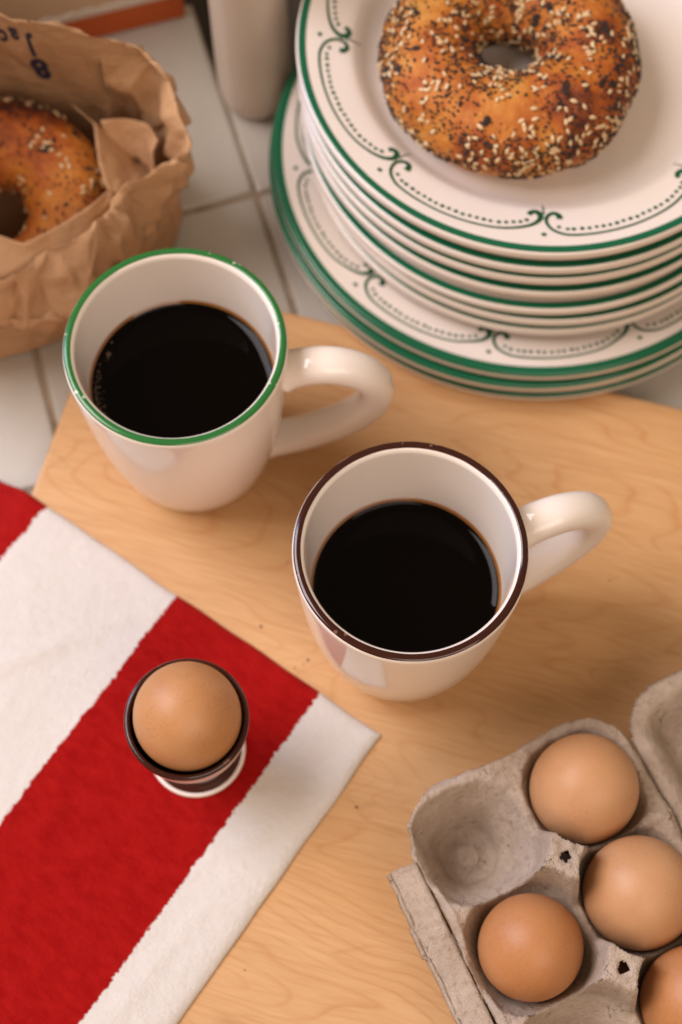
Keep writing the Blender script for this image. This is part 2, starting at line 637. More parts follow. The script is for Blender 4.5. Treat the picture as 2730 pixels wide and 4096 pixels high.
def towel_z(x, y):
    P = TC + t1 * x + t2 * y
    d = (P - BC).dot(bn)
    base = BRD * min(1, max(0, (d + 0.026) / 0.028)) ** 1.0
    base = BRD * (lambda s: s * s * (3 - 2 * s))(min(1, max(0, (d + 0.022) / 0.024)))
    e = min(x, y)
    thick = 0.0008 + 0.0022 * (1 - math.exp(-max(e, 0) / 0.0018))
    w = noise.fractal(Vector((x * 14, y * 9, 3.1)), 1.0, 2.0, 3) * 0.0011
    w += noise.noise(Vector((x * 55, y * 30, 9))) * 0.00045
    w += noise.noise(Vector((x * 140, y * 110, 2))) * 0.0002
    # soft creases
    for (cx, cy, ang, ln, hgt) in CREASES:
        dx, dy = x - cx, y - cy
        u = dx * math.cos(ang) + dy * math.sin(ang)
        vv = -dx * math.sin(ang) + dy * math.cos(ang)
        w += hgt * math.exp(-(vv / 0.004) ** 2) * math.exp(-(u / ln) ** 2)
    k_ = 1 - math.exp(-max(e, 0) / 0.004)
    return base + thick + max(-0.0008, w * k_)


CREASES = [(0.07, 0.115, 1.2, 0.03, 0.0012), (0.09, 0.10, 1.9, 0.025, 0.001), (0.045, 0.06, 2.2, 0.02, 0.0008), (0.14, 0.06, 1.0, 0.04, 0.0010),
           (0.13, 0.14, 1.6, 0.04, 0.0012), (0.02, 0.13, 1.5, 0.04, 0.0008), (0.085, 0.19, 1.3, 0.04, 0.0014), (0.015, 0.06, 1.0, 0.02, 0.0009)]
NX, NY = 170, 170
X1, Y1 = 0.30, 0.30
Vt, Ft = [], []
for j in range(NY + 1):
    for i in range(NX + 1):
        x = X1 * i / NX
        y = Y1 * j / NY
        # finer rows near hems, slightly wavy
        x2 = X1 * (i / NX) ** 1.25
        y2 = Y1 * (j / NY) ** 1.25
        hx = x2 + 0.0007 * noise.noise(Vector((y2 * 45, 1, 0))) * math.exp(-x2 / 0.02)
        hy = y2 + 0.0009 * noise.noise(Vector((x2 * 40, 5, 0))) * math.exp(-y2 / 0.02)
        Vt.append((hx, hy, towel_z(x2, y2)))
for j in range(NY):
    for i in range(NX):
        a = j * (NX + 1) + i
        Ft.append((a, a + 1, a + NX + 2, a + NX + 1))
# underside and hems
off = len(Vt)
Vt += [(x_, y_, z_ - (0.0007 if (i_ % (NX + 1) == 0 or i_ < NX + 1) else 0.0016)) for i_, (x_, y_, z_) in enumerate(Vt)]
Ft += [tuple(q + off for q in f[::-1]) for f in Ft]
for i in range(NX):
    Ft.append((i + 1, i, i + off, i + 1 + off))
for j in range(NY):
    a = j * (NX + 1)
    Ft.append((a, a + NX + 1, a + NX + 1 + off, a + off))
towel = mesh_obj('striped_towel', Vt, Ft, M['towel'])
towel.location = TC
towel.rotation_euler = (0, 0, tw_ang)
tag(towel, 'red and white striped cotton towel under the egg cup', 'towel')


# ------------------------------------------------------------------ mugs
MUG_OUT = [(0.0, 0.003), (0.022, 0.003), (0.0245, 0.0022), (0.0255, 0.0), (0.0280, 0.0), (0.0296, 0.0016), (0.0318, 0.0062), (0.0343, 0.0150), (0.0370, 0.0285),
           (0.0393, 0.0450), (0.0409, 0.0620), (0.0421, 0.0790), (0.0428, 0.0905), (0.0430, 0.0948), (0.0429, 0.0966), (0.0423, 0.0977), (0.0409, 0.0980),
           (0.0396, 0.0976), (0.0388, 0.0965), (0.0385, 0.0945), (0.0381, 0.0830), (0.0375, 0.0680), (0.0363, 0.0500), (0.0340, 0.0310), (0.0290, 0.0140), (0.0200, 0.0070), (0.0, 0.0055)]
HPATH = [(0.0413, 0.0765), (0.0450, 0.0785), (0.0520, 0.0812), (0.0620, 0.0810), (0.0720, 0.0752), (0.0774, 0.0650), (0.0768, 0.0530), (0.0710, 0.0410), (0.0610, 0.0300), (0.0475, 0.0195), (0.0370, 0.0145), (0.0318, 0.0130)]


def make_mug(loc, az, band_mat, label):
    t = empty('coffee_mug', loc, az)
    tag(t, label, 'mug', 'coffee mugs on the cutting board')
    lathe('body', spline(MUG_OUT, 4), M['glaze'], t, 128)
    bp = spline([(0.0425, 0.09770), (0.0420, 0.09805), (0.0414, 0.09826), (0.0409, 0.09830), (0.0404, 0.09824), (0.0398, 0.09800)], 4)
    V, F = lathe_data(bp, 160)
    V2 = []
    for vx, vy, vz in V:
        a = math.atan2(vy, vx)
        rr_ = math.hypot(vx, vy)
        w = 0.00010 * noise.noise(Vector((math.cos(a) * 6, math.sin(a) * 6, rr_ * 900)))
        V2.append((vx * (1 + w / rr_), vy * (1 + w / rr_), vz))
    mesh_obj('rim_band', V2, F, band_mat, t)
    pts = [Vector((p[0], 0, p[1])) for p in spline(HPATH, 6)]
    n = len(pts)
    rad = []
    for i in range(n):
        s = i / (n - 1)
        flare = max(0, 1 - s / 0.13) ** 2 * 0.35 + max(0, (s - 0.80) / 0.20) ** 2 * 0.35
        wd = 0.0080 - 0.0008 * math.sin(math.pi * s) + 0.0030 * flare
        th = 0.0056 + 0.0012 * math.sin(math.pi * s) + 0.0030 * flare
        rad.append((wd, th))
    sweep('handle', pts, rad, M['glaze'], t, 24)
    return t


MUG1 = Vector((-0.0638, 0.2841, BRD))
MUG2 = Vector((0.0253, 0.2018, BRD))
make_mug(MUG1, R(0), M['green_band'], 'cream coffee mug with a green rim, in front of the paper bag')
make_mug(MUG2, R(20), M['brown_band'], 'cream coffee mug with a dark brown rim, between the egg cup and the egg carton')


def make_coffee(loc, r, label, bubbles):
    t = empty('coffee', loc)
    tag(t, label, 'coffee', 'black coffee in the mugs')
    prof = [(0, 0), (r * 0.5, 0)] + [(r - 0.0070 + 0.0074 * q / 16, 0.0021 * math.exp(-(0.0070 - 0.0070 * q / 16) / 0.0019)) for q in range(17)] + [(r + 0.0004, -0.004), (0, -0.004)]
    lathe('liquid', prof, M['coffee'], t, 128)
    rim = [(r - 0.0002, 0.00195), (r + 0.0002, 0.0023), (r + 0.0006, 0.0028), (r + 0.0010, 0.0030)]
    lathe('edge_film', rim, M['coffee_rim'], t, 128)
    if bubbles:
        parts = []
        for q in range(170):
            a = R(rnd.gauss(205, 26))
            ro = r - 0.0012 - abs(rnd.gauss(0, 0.0016))
            br = rnd.choice([0.0002, 0.0003, 0.0003, 0.0004, 0.0005]) if q > 5 else rnd.uniform(0.0009, 0.0014)
            c = (ro * math.cos(a), ro * math.sin(a))
            v_, f_ = lathe_data([(0, br * 0.75), (br * 0.6, br * 0.62), (br * 0.95, br * 0.25), (br * 1.1, 0.0)], 8)
            parts.append(([(p[0] + c[0], p[1] + c[1], p[2] + 0.0021 * math.exp(-max(0, r - ro) / 0.0019) - 0.0001) for p in v_], f_))
        V, F = join_data(parts)
        b = mesh_obj('bubbles', V, F, M['bubble'], t)
        tag(b, kind='stuff')
    return t


make_coffee(MUG1 + Vector((0, 0, 0.0630)), 0.0367, 'black coffee with small bubbles at its edge in the green rimmed mug', True)
make_coffee(MUG2 + Vector((0, 0, 0.0540)), 0.0361, 'still black coffee in the brown rimmed mug', False)

# ------------------------------------------------------------------ egg cup and eggs
CUPP = Vector((-0.0572, 0.1496, BRD + 0.0034))
ec = empty('egg_cup', CUPP)
tag(ec, 'dark brown and white glazed egg cup holding an egg on the red stripe', 'egg cup')
lathe('bowl', spline([(0.0095, 0.0135), (0.0110, 0.0175), (0.0160, 0.0235), (0.0202, 0.0310), (0.0224, 0.0400), (0.0232, 0.0480)], 5), M['glaze'], ec, 96)
lathe('lining', spline([(0.0212, 0.0485), (0.0205, 0.0400), (0.0185, 0.0315), (0.0140, 0.0245), (0.0080, 0.0210), (0, 0.0205)], 5), M['cup_brown'], ec, 96)
lathe('rim', spline([(0.0231, 0.0470), (0.02355, 0.0490), (0.0233, 0.0503), (0.0224, 0.0509), (0.0215, 0.0504), (0.0212, 0.0488), (0.0211, 0.0475)], 4), M['brown_band'], ec, 96)
lathe('stem', spline([(0.0120, 0.0045), (0.0098, 0.0075), (0.0090, 0.0105), (0.0094, 0.0134), (0.0100, 0.0150)], 5), M['cup_brown'], ec, 72)
lathe('foot_top', spline([(0.0181, 0.0018), (0.0155, 0.0022), (0.0130, 0.0032), (0.0116, 0.0052)], 5), M['cup_brown'], ec, 72)
lathe('foot', spline([(0.0160, 0.0), (0.0189, 0.0), (0.0196, 0.0006), (0.0195, 0.0015), (0.0191, 0.0020), (0.0185, 0.0021), (0.0178, 0.0017)], 4), M['glaze'], ec, 96)


def egg_data(r, length, blunt_up=True, n=56, m=36):
    prof = []
    for i in range(m + 1):
        t = math.pi * i / m
        z = -math.cos(t)                       # -1 pointed .. 1 blunt
        rr_ = math.sin(t) * (1 + 0.13 * z) / 1.012
        prof.append((max(0.0, r * rr_), z * length / 2))
    prof[0] = (0, -length / 2)
    prof[-1] = (0, length / 2)
    return lathe_data(prof, n)


def make_egg(loc, r, length, mat, tilt, label, group=None):
    V, F = egg_data(r, length)
    o = mesh_obj('egg', V, F, mat)
    o.location = loc
    o.rotation_euler = tilt
    tag(o, label, 'egg', group)
    return o


make_egg(CUPP + Vector((0.0005, 0.0006, 0.0475)), 0.0203, 0.0545, M['egg_cup_egg'], (0.02, -0.03, 0.4), 'speckled brown egg standing in the egg cup on the towel')

# ------------------------------------------------------------------ egg carton
CA = R(25.7)
CO = Vector((0.0512, 0.1083, BRD))
PA, PB = 0.0470, 0.0432
carton = empty('egg_carton', CO, CA)
tag(carton, 'open grey moulded pulp egg carton holding four brown eggs', 'egg carton')
NB = 3
XL, XR_ = -0.0220, PA + 0.0262
YT, YB = 0.0262, -(NB - 1) * PB - 0.0262
RIM = 0.033


def smooth(a, b, x):
    t = min(1, max(0, (x - a) / (b - a)))
    return t * t * (3 - 2 * t)


def tray_z(x, y):
    # cells
    d = 1e9
    for ia in range(2):
        for ib in range(NB):
            dx, dy = x - ia * PA, y + ib * PB
            # cups are rounded squares
            dd = (abs(dx) ** 2.6 + abs(dy) ** 2.6) ** (1 / 2.6)
            d = min(d, dd)
    # cup wall profile with a stepped floor
    if d < 0.0105:
        zc = 0.0022 + (0.0009 if d < 0.0045 else 0) + (0.0011 * smooth(0.0075, 0.0105, d)) - 0.0007 * math.exp(-((d - 0.0068) / 0.001) ** 2)
    else:
        s = (d - 0.0105) / (0.0222 - 0.0105)
        zc = 0.0033 + (RIM - 0.0033) * (s ** 0.86 if s < 1 else 1 + (s - 1) * 5.2)
    cap = RIM
    # row of posts along the middle line
    for ib in range(-1, NB):
        px, py = PA / 2, -(ib + 0.5) * PB
        rx, ry = x - px, y - py
        if ib in (-1, NB - 1):
            hgt = 0.006
            continue
        q = (abs(rx / 0.0150) ** 2.4 + abs(ry / 0.0130) ** 2.4) ** (1 / 2.4)
        cap = max(cap, RIM + 0.0250 * (1 - smooth(0.62, 1.22, q)))
    # ridges across between neighbouring rows
    for ib in range(NB - 1):
        ry = y + (ib + 0.5) * PB
        cap = max(cap, RIM + 0.0035 * math.exp(-(ry / 0.005) ** 2))
    z = min(zc, cap)
    # softened outer lip
    ex = min(x - XL, XR_ - x, YT - y, y - YB)
    z -= 0.0022 * (1 - smooth(0.0, 0.0026, ex)) if z > RIM - 0.004 else 0
    # groove by the flap and by the lid hinge
    z += 0.0010 * math.exp(-((x - (XL + 0.0024)) / 0.0010) ** 2) if z > RIM - 0.004 else 0
    return z


def inside_rounded(x, y, x0, x1, y0, y1, r_):
    cx = min(max(x, x0 + r_), x1 - r_)
    cy = min(max(y, y0 + r_), y1 - r_)
    return r_ - math.hypot(x - cx, y - cy)


STEP = 0.00078
nx = int((XR_ - XL) / STEP)
ny = int((YT - YB) / STEP)
Vc, idx = [], {}
Fc = []
keep = np.zeros((nx + 1, ny + 1), bool)
for i in range(nx + 1):
    for j in range(ny + 1):
        x = XL + (XR_ - XL) * i / nx
        y = YB + (YT - YB) * j / ny
        w = 0.0006 * noise.noise(Vector((x * 190, y * 190, 4)))
        s = inside_rounded(x, y, XL, XR_, YB, YT, 0.0215)
        ok = s > w + 0.0005 * noise.noise(Vector((x * 620, y * 620, 14))) - 0.0004
        # scalloped far hem between the two end cups
        if y > 0 and abs(x - PA / 2) < 0.018:
            ok = ok and y < YT - 0.0020 * (math.cos((x - PA / 2) / 0.018 * math.pi) * 0.5 + 0.5) + w
        if not ok:
            continue
        hole = False
        for ib in range(NB - 1):
            hx, hy = x - PA / 2 - 0.0004, y + (ib + 0.5) * PB
            hr = math.hypot(hx, hy)
            a = math.atan2(hy, hx)
            if hr < 0.00160 + 0.00060 * noise.noise(Vector((math.cos(a) * 2.2, math.sin(a) * 2.2, ib * 3.7))):
                hole = True
        if hole:
            continue
        keep[i, j] = True
        z = tray_z(x, y)
        for ib in range(NB - 1):
            hr = math.hypot(x - PA / 2 - 0.0004, y + (ib + 0.5) * PB)
            z += 0.0006 * math.exp(-((hr - 0.0036) / 0.0008) ** 2) - 0.0008 * math.exp(-(hr / 0.0024) ** 2)
        rough_n = noise.fractal(Vector((x * 230, y * 230, 7 + z * 60)), 1.0, 2.0, 4)
        z += 0.00085 * rough_n + 0.0009 * noise.noise(Vector((x * 60, y * 60, 1)))
        if z > RIM + 0.001 + BRD * 0:
            z += 0.0004 * noise.noise(Vector((x * 500, y * 500, 3)))
        jx = 0.00018 * noise.noise(Vector((x * 700, y * 700, 11)))
        idx[(i, j)] = len(Vc)
        Vc.append((x + jx, y + jx, z))
for i in range(nx):
    for j in range(ny):
        q = [(i, j), (i + 1, j), (i + 1, j + 1), (i, j + 1)]
        if all(t in idx for t in q):
            Fc.append([idx[t] for t in q])
tray = mesh_obj('tray', Vc, Fc, M['pulp'], carton)
md = tray.modifiers.new('thick', 'SOLIDIFY')
md.thickness = 0.0017
md.offset = -1

# locking flap along the left side, folded outwards
Vf, Ff = [], []
FL0, FL1 = 0.0025, YB + 0.010
nfx, nfy = 22, 120
fi = {}
for j in range(nfy + 1):
    for i in range(nfx + 1):
        s = i / nfx
        y = FL0 + (FL1 - FL0) * j / nfy
        wid = 0.0122 - 0.0018 * smooth(0.0, 1.0, 1 - j / nfy) * 0 + 0.0005 * noise.noise(Vector((y * 160, 2, 2)))
        # the little locking tab stands proud of the outer edge
        if -0.030 < y < -0.018:
            wid += 0.0011
        x = XL - 0.0004 - s * wid
        y2 = y + (0.0016 * s if j == 0 else 0) - 0.004 * max(0, s - 0.75) * (1 if j < 3 else 0)
        z = RIM - 0.0012 - 0.0052 * s - 0.0016 * math.exp(-((s - 0.03) / 0.06) ** 2)
        z += 0.0016 * smooth(0.86, 1.0, s)
        z += 0.0007 * math.exp(-((s - 0.45 - 0.3 * math.sin(y * 90)) / 0.10) ** 2)
        z += 0.00065 * noise.fractal(Vector((x * 230, y * 230, 17)), 1.0, 2.0, 4) + 0.0007 * noise.noise(Vector((x * 70, y * 70, 5)))
        fi[(i, j)] = len(Vf)
        Vf.append((x, y2, z))
for j in range(nfy):
    for i in range(nfx):
        Ff.append((fi[(i, j)], fi[(i, j + 1)], fi[(i + 1, j + 1)], fi[(i + 1, j)]))
flap = mesh_obj('closure_flap', Vf, [f[::-1] for f in Ff], M['pulp'], carton)
md = flap.modifiers.new('thick', 'SOLIDIFY')
md.thickness = 0.0021
md.offset = 0
# lid folded open on the right, hollow side up
LX0, LX1 = XR_ + 0.0006, XR_ + 0.0960
LY0, LY1 = YB + 0.002, YT - 0.0005
Vl, Fl, li = [], [], {}
sl = 0.0013
lnx, lny = int((LX1 - LX0) / sl), int((LY1 - LY0) / sl)
for i in range(lnx + 1):
    for j in range(lny + 1):
        x = LX0 + (LX1 - LX0) * i / lnx
        y = LY0 + (LY1 - LY0) * j / lny
        w = 0.0006 * noise.noise(Vector((x * 190, y * 190, 44)))
        s = inside_rounded(x, y, LX0, LX1, LY0, LY1, 0.020)
        if s < w - 0.0008:
            continue
        h0 = RIM - 0.0015 - 0.003 * smooth(0.0, 0.006, x - LX0) * 0
        z = h0 - 0.0225 * smooth(0.0052, 0.0210, s) - 0.0016 * (1 - smooth(0, 0.0020, s))
        z += 0.0010 * math.exp(-((x - LX0 - 0.0042) / 0.0012) ** 2) * (1 if s < 0.008 else 0)
        z += 0.0030 * math.exp(-((x - LX0 - 0.030) / 0.006) ** 2) * smooth(0.02, 0.03, s)
        z += 0.00065 * noise.fractal(Vector((x * 230, y * 230, 27)), 1.0, 2.0, 4) + 0.0007 * noise.noise(Vector((x * 60, y * 60, 8)))
        li[(i, j)] = len(Vl)
        Vl.append((x, y, z))
for i in range(lnx):
    for j in range(lny):
        q = [(i, j), (i + 1, j), (i + 1, j + 1), (i, j + 1)]
        if all(t in li for t in q):
            Fl.append([li[t] for t in q])
lid = mesh_obj('lid', Vl, Fl, M['pulp'], carton)
md = lid.modifiers.new('thick', 'SOLIDIFY')
md.thickness = 0.0017
md.offset = -1


def cell(ia, ib, dz=0.0):
    p = Matrix.Rotation(CA, 4, 'Z') @ Vector((ia * PA, -ib * PB, 0))
    return CO + p + Vector((0, 0, 0.0035 + 0.0270 + dz))


make_egg(cell(1, 0), 0.0206, 0.0540, M['egg'], (0.03, 0.02, 1.0), 'pale brown egg at the back of the carton, beside the lid hinge', 'brown eggs in the carton')
make_egg(cell(1, 1), 0.0208, 0.0545, M['egg'], (-0.02, 0.04, 2.1), 'brown egg in the middle of the carton, between the two pulp posts at right', 'brown eggs in the carton')
make_egg(cell(0, 1) + Vector((0.0012, 0.0004, -0.001)), 0.0193, 0.0520, M['egg_dark'], (0.03, -0.04, 3.3), 'darker speckled brown egg beside the carton flap', 'brown eggs in the carton')
make_egg(cell(1, 2), 0.0205, 0.0540, M['egg_dark'], (0.02, 0.02, 4.0), 'brown egg cut off by the lower right corner, nearest in the carton', 'brown eggs in the carton')

# ------------------------------------------------------------------ plates
def plate_profile(Rp):
    k_ = Rp - 0.105
    top = [(0, -0.0125), (0.045 + k_, -0.0126), (0.066 + k_, -0.0125), (0.0735 + k_, -0.0108), (0.0790 + k_, -0.0066), (0.0825 + k_, -0.0044), (0.0900 + k_, -0.0026),
           (0.0980 + k_, -0.0010), (0.1028 + k_, -0.0001), (0.1042 + k_, 0.0), (0.1051 + k_, -0.0005), (0.1056 + k_, -0.0016), (0.1056 + k_, -0.0032), (0.1047 + k_, -0.0045),
           (0.0980 + k_, -0.0056), (0.0850 + k_, -0.0078), (0.0770 + k_, -0.0122), (0.0690 + k_, -0.0166)]
    return top


def curve_strip(pts, widths, zfun, lift=0.00022):
    """flat glaze line on the rim: polar pts (r,theta) with widths, laid on the plate surface"""
    V, F = [], []
    P = [np.array((r_ * math.cos(t), r_ * math.sin(t))) for r_, t in pts]
    n = len(P)
    for i in range(n):
        d = P[min(i + 1, n - 1)] - P[max(i - 1, 0)]
        d = d / (np.linalg.norm(d) + 1e-12)
        nn = np.array((-d[1], d[0]))
        for s in (-1, 1):
            q = P[i] + nn * widths[i] * 0.5 * s
            V.append((q[0], q[1], zfun(np.hypot(*q)) + lift))
    for i in range(n - 1):
        F.append((2 * i, 2 * i + 2, 2 * i + 3, 2 * i + 1))
    return V, F


def dot(r_, t, rad, zfun, lift=0.00024, asp=1.25):
    c = np.array((r_ * math.cos(t), r_ * math.sin(t)))
    tx = np.array((-math.sin(t), math.cos(t)))
    rx = np.array((math.cos(t), math.sin(t)))
    V, F = [], []
    for q in range(10):
        a = 2 * math.pi * q / 10
        p = c + tx * rad * asp * math.cos(a) + rx * rad * math.sin(a)
        V.append((p[0], p[1], zfun(np.hypot(*p)) + lift))
    F.append(tuple(range(10))[::-1])
    return V, F


def make_plate_parts(Rp, patterned, nsc, ref):
    """data for a plate: dish, band and optional printed swags (one mesh, turned per scallop)"""
    prof = spline(plate_profile(Rp), 4)
    kf = Rp - 0.105
    foot_drop = 0.021 if Rp < 0.11 else 0.0185
    foot = [(0.0660 + kf, -foot_drop + 0.0008), (0.0645 + kf, -foot_drop), (0.0610 + kf, -foot_drop), (0.0598 + kf, -foot_drop + 0.0014), (0.0585 + kf, -0.0166), (0, -0.0166)]
    prof = [tuple(p) for p in prof] + foot
    pz = [(p[0], p[1]) for p in spline(plate_profile(Rp), 4)]
    top_r = [p[0] for p in pz[:4 * 9 + 1]]
    top_z = [p[1] for p in pz[:4 * 9 + 1]]

    def zfun(r_):
        return float(np.interp(r_, top_r, top_z))

    bw = 0.0036 if Rp < 0.11 else 0.0040
    band = ([] if Rp < 0.11 else [(0.10560 + kf, -0.0011), (0.1052 + kf, -0.00035)]) + [(0.1046 + kf, -0.00005 if Rp < 0.11 else 0.0001), (0.1042 + kf, 0.00020), (0.1036 + kf, 0.00022)] + [(Rp - bw * 0.5, zfun(Rp - bw * 0.5) + 0.0002), (Rp - bw, zfun(Rp - bw) + 0.00016)]
    swag = None
    if patterned:
        step = 2 * math.pi / nsc
        parts = []
        Rb = Rp - 0.003
        span = step
        pts, wid = [], []
        arc = span * Rb

        def P(s, inn):   # s: metres along the rim from the junction, inn: metres inwards of the band
            return (Rb - inn, s / Rb)

        # leading hook, outer line, trailing hook
        ctrl = [(0.0078, 0.0150, .0019), (0.0077, 0.0168, .0019), (0.0058, 0.0183, .0015), (0.0034, 0.0178, .0012), (0.0016, 0.0158, .0011), (0.0015, 0.0130, .0010), (0.0036, 0.0096, .0009), (0.0078, 0.0072, .0008), (0.0130, 0.0061, .0007),
                (arc * 0.35, 0.0057, .00058), (arc * 0.55, 0.0060, .00055), (arc * 0.74, 0.0072, .0006), (arc - 0.0110, 0.0094, .0008), (arc - 0.0050, 0.0118, .0011), (arc - 0.0018, 0.0146, .0016), (arc - 0.0014, 0.0170, .0020), (arc - 0.0034, 0.0189, .0018), (arc - 0.0060, 0.0184, .0016), (arc - 0.0068, 0.0168, .0017)]
        for c_ in spline(ctrl, 6):
            pts.append(P(c_[0], c_[1]))
            wid.append(c_[2] * 1.15 + 0.00030)
        parts.append(curve_strip(pts, wid, zfun))
        line = spline([c_[:2] for c_ in ctrl], 6)
        L = np.array(line)
        nd = max(10, int(arc / 0.0037))
        for q in range(nd):
            s = 0.0062 + (arc - 0.0115) * (q + 0.3) / nd + rnd.uniform(-.0003, .0003)
            msk = (L[:, 1] < 0.0150)
            i = np.argmin(np.abs(L[:, 0] - s) + (~msk) * 10)
            parts.append(dot(*P(s, L[i, 1] + 0.0032 + rnd.uniform(-.0002, .0002)), rnd.uniform(0.00078, 0.00092), zfun, asp=1.10))
        parts.append(dot(*P(0.0, 0.0066), 0.00095, zfun))
        for q in range(4):
            parts.append(dot(*P(0.0002, 0.0185 + 0.0017 * q), 0.00066 - 0.00006 * q, zfun, asp=1.1))
        swag = join_data(parts)
    return prof, band, swag


def build_plate(name, prof, band, swag, nsc, ref, loc, tiltrot, label, group, n=144):
    t = empty(name, loc)
    t.rotation_euler = tiltrot
    tag(t, label, 'plate', group)
    dish = lathe('dish', prof, M['plate'], t, n)
    bd = lathe('rim_band', band, M['plate_green'], t, n)
    if swag:
        first = None
        for s in range(nsc):
            if first is None:
                first = mesh_obj('painted_swag', swag[0], swag[1], M['print_green'], t)
                o = first
            else:
                o = bpy.data.objects.new('painted_swag', first.data)
                COL.objects.link(o)
                o.parent = t
            o.rotation_euler = (0, 0, ref + 2 * math.pi * s / nsc)
    return t


def copy_plate(src, loc, rot, label):
    c = src.copy()
    COL.objects.link(c)
    c.location = loc
    c.rotation_euler = rot
    c['label'] = label
    for ch in src.children:
        d = ch.copy()
        COL.objects.link(d)
        d.parent = c
    return c


SG = 'small green banded plates in the upper stack'
LG = 'large green banded plates under the small plates'
SR, LR = 0.1050, 0.1175
pS = make_plate_parts(SR, True, 8, 0)
pL = make_plate_parts(LR, True, 10, 0)
Z_LT = 0.0350
LZ = [Z_LT - 0.0060 * q for q in range(4)]
LC = [(0.0850, 0.4282), (0.0832, 0.4256), (0.0862, 0.4284), (0.0856, 0.4272)]
build_plate('large_plate', pL[0], pL[1], pL[2], 10, R(-101.5), (LC[0][0], LC[0][1], LZ[0]), (0, 0, 0), 'large plate with green swag border showing beneath the stack of small plates', LG)
lp = build_plate('large_plate', pL[0], pL[1], None, 10, 0, (LC[1][0], LC[1][1], LZ[1]), (0.004, 0.002, 1), 'second large green banded plate, directly below the large plate with visible swags', LG)
copy_plate(lp, (LC[2][0], LC[2][1], LZ[2]), (-0.003, 0.003, 2), 'third large green banded plate, just above the lowest plate of the whole stack')
copy_plate(lp, (LC[3][0], LC[3][1], LZ[3]), (0, 0, 3), 'lowest large green banded plate, bottom of the whole stack on the tiles')
S_SP = 0.0086
SZ0 = Z_LT - 0.0125 + 0.021
ordw = ['second', 'third', 'fourth', 'fifth', 'sixth']
ST = SZ0 + 6 * S_SP
build_plate('small_plate', pS[0], pS[1], pS[2], 8, R(-92), (0.0844, 0.4396, ST), (0, 0, 0), 'topmost small plate with green swag border carrying the seeded bagel', SG)
sp0 = None
for q in range(1, 7):
    f_ = q / 6
    loc = (0.0844 + 0.0036 * f_ + rnd.uniform(-.0012, .0012), 0.4396 - 0.0075 * f_ + rnd.uniform(-.0013, .0013), ST - S_SP * q)
    rot = (rnd.uniform(-.005, .005), rnd.uniform(-.005, .005), rnd.uniform(0, 6))
    lab = 'lowest small green banded plate, resting on the large plate with swags' if q == 6 else '%s small green banded plate counted down from the bagel plate' % ordw[q - 1]
    if sp0 is None:
        sp0 = build_plate('small_plate', pS[0], pS[1], None, 8, 0, loc, rot, lab, SG)
    else:
        copy_plate(sp0, loc, rot, lab)
PLATE_FLOOR = ST - 0.0125


# ------------------------------------------------------------------ bagels
def bagel_fn(seed, Rm, rh, rv):
    def fn(u, v):
        c, s = math.cos(v), math.sin(v)
        d = Vector((math.cos(u) * 1.3, math.sin(u) * 1.3, seed))
        lump = 1 + 0.09 * noise.noise(d * 1.1) + 0.03 * noise.noise(d * 3 + Vector((0, 0, v)))
        rr_ = Rm * (1 + 0.02 * noise.noise(d * 0.9 + Vector((5, 5, 5)))) + rh * lump * c * (1.0 if c > 0 else 1.0)
        zz = rv * lump * s
        if s < 0:
            zz *= 0.86
        z = rv * 0.80 + zz
        if z < 0.0015:
            z = 0.0015 * (1 - math.exp((z - 0.0015) / 0.004)) * 0 + max(z * 0.08, 0.0)
        p = Vector((rr_ * math.cos(u), rr_ * math.sin(u), z))
        w = noise.fractal(p * 75 + Vector((seed, 0, 0)), 1.0, 2.0, 3) * 0.0007 + noise.noise(p * 32 + Vector((0, seed, 0))) * 0.0011
        return p + Vector((c * math.cos(u), c * math.sin(u), s)) * w
    return fn


def normal_at(fn, u, v):
    e = 0.02
    a = fn(u + e, v) - fn(u - e, v)
    b = fn(u, v + e) - fn(u, v - e)
    n = a.cross(b)
    return n.normalized(), a.normalized()


def ellipsoid_seed():
    V, F = [], []
    rings = [(-1.0, 0), (-0.7, 0.48), (-0.2, 0.85), (0.35, 0.82), (0.78, 0.42), (1.0, 0)]
    L, W, T = 0.00158, 0.00100, 0.00058
    ids = []
    for x_, w_ in rings:
        if w_ == 0:
            ids.append([len(V)]); V.append((x_ * L, 0, 0))
        else:
            ids.append(list(range(len(V), len(V) + 6)))
            for q in range(6):
                a = 2 * math.pi * q / 6
                V.append((x_ * L, w_ * W * math.cos(a), w_ * T * math.sin(a)))
    for A, B in zip(ids[:-1], ids[1:]):
        for q in range(6):
            q2 = (q + 1) % 6
            if len(A) == 1: F.append((A[0], B[q], B[q2]))
            elif len(B) == 1: F.append((A[q2], A[q], B[0]))
            else: F.append((A[q], B[q], B[q2], A[q2]))
    return V, F


SEEDV, SEEDF = ellipsoid_seed()
seed_me = None


def dark_grain(c, s, r3):
    V = [c + Vector(d) * s * r3.uniform(0.75, 1.2) for d in ((1, 0, 0), (-1, 0, 0), (0, 1, 0), (0, -1, 0), (0, 0, 1), (0, 0, -1))]
    F = [(0, 2, 4), (2, 1, 4), (1, 3, 4), (3, 0, 4), (2, 0, 5), (1, 2, 5), (3, 1, 5), (0, 3, 5)]
    return V, F


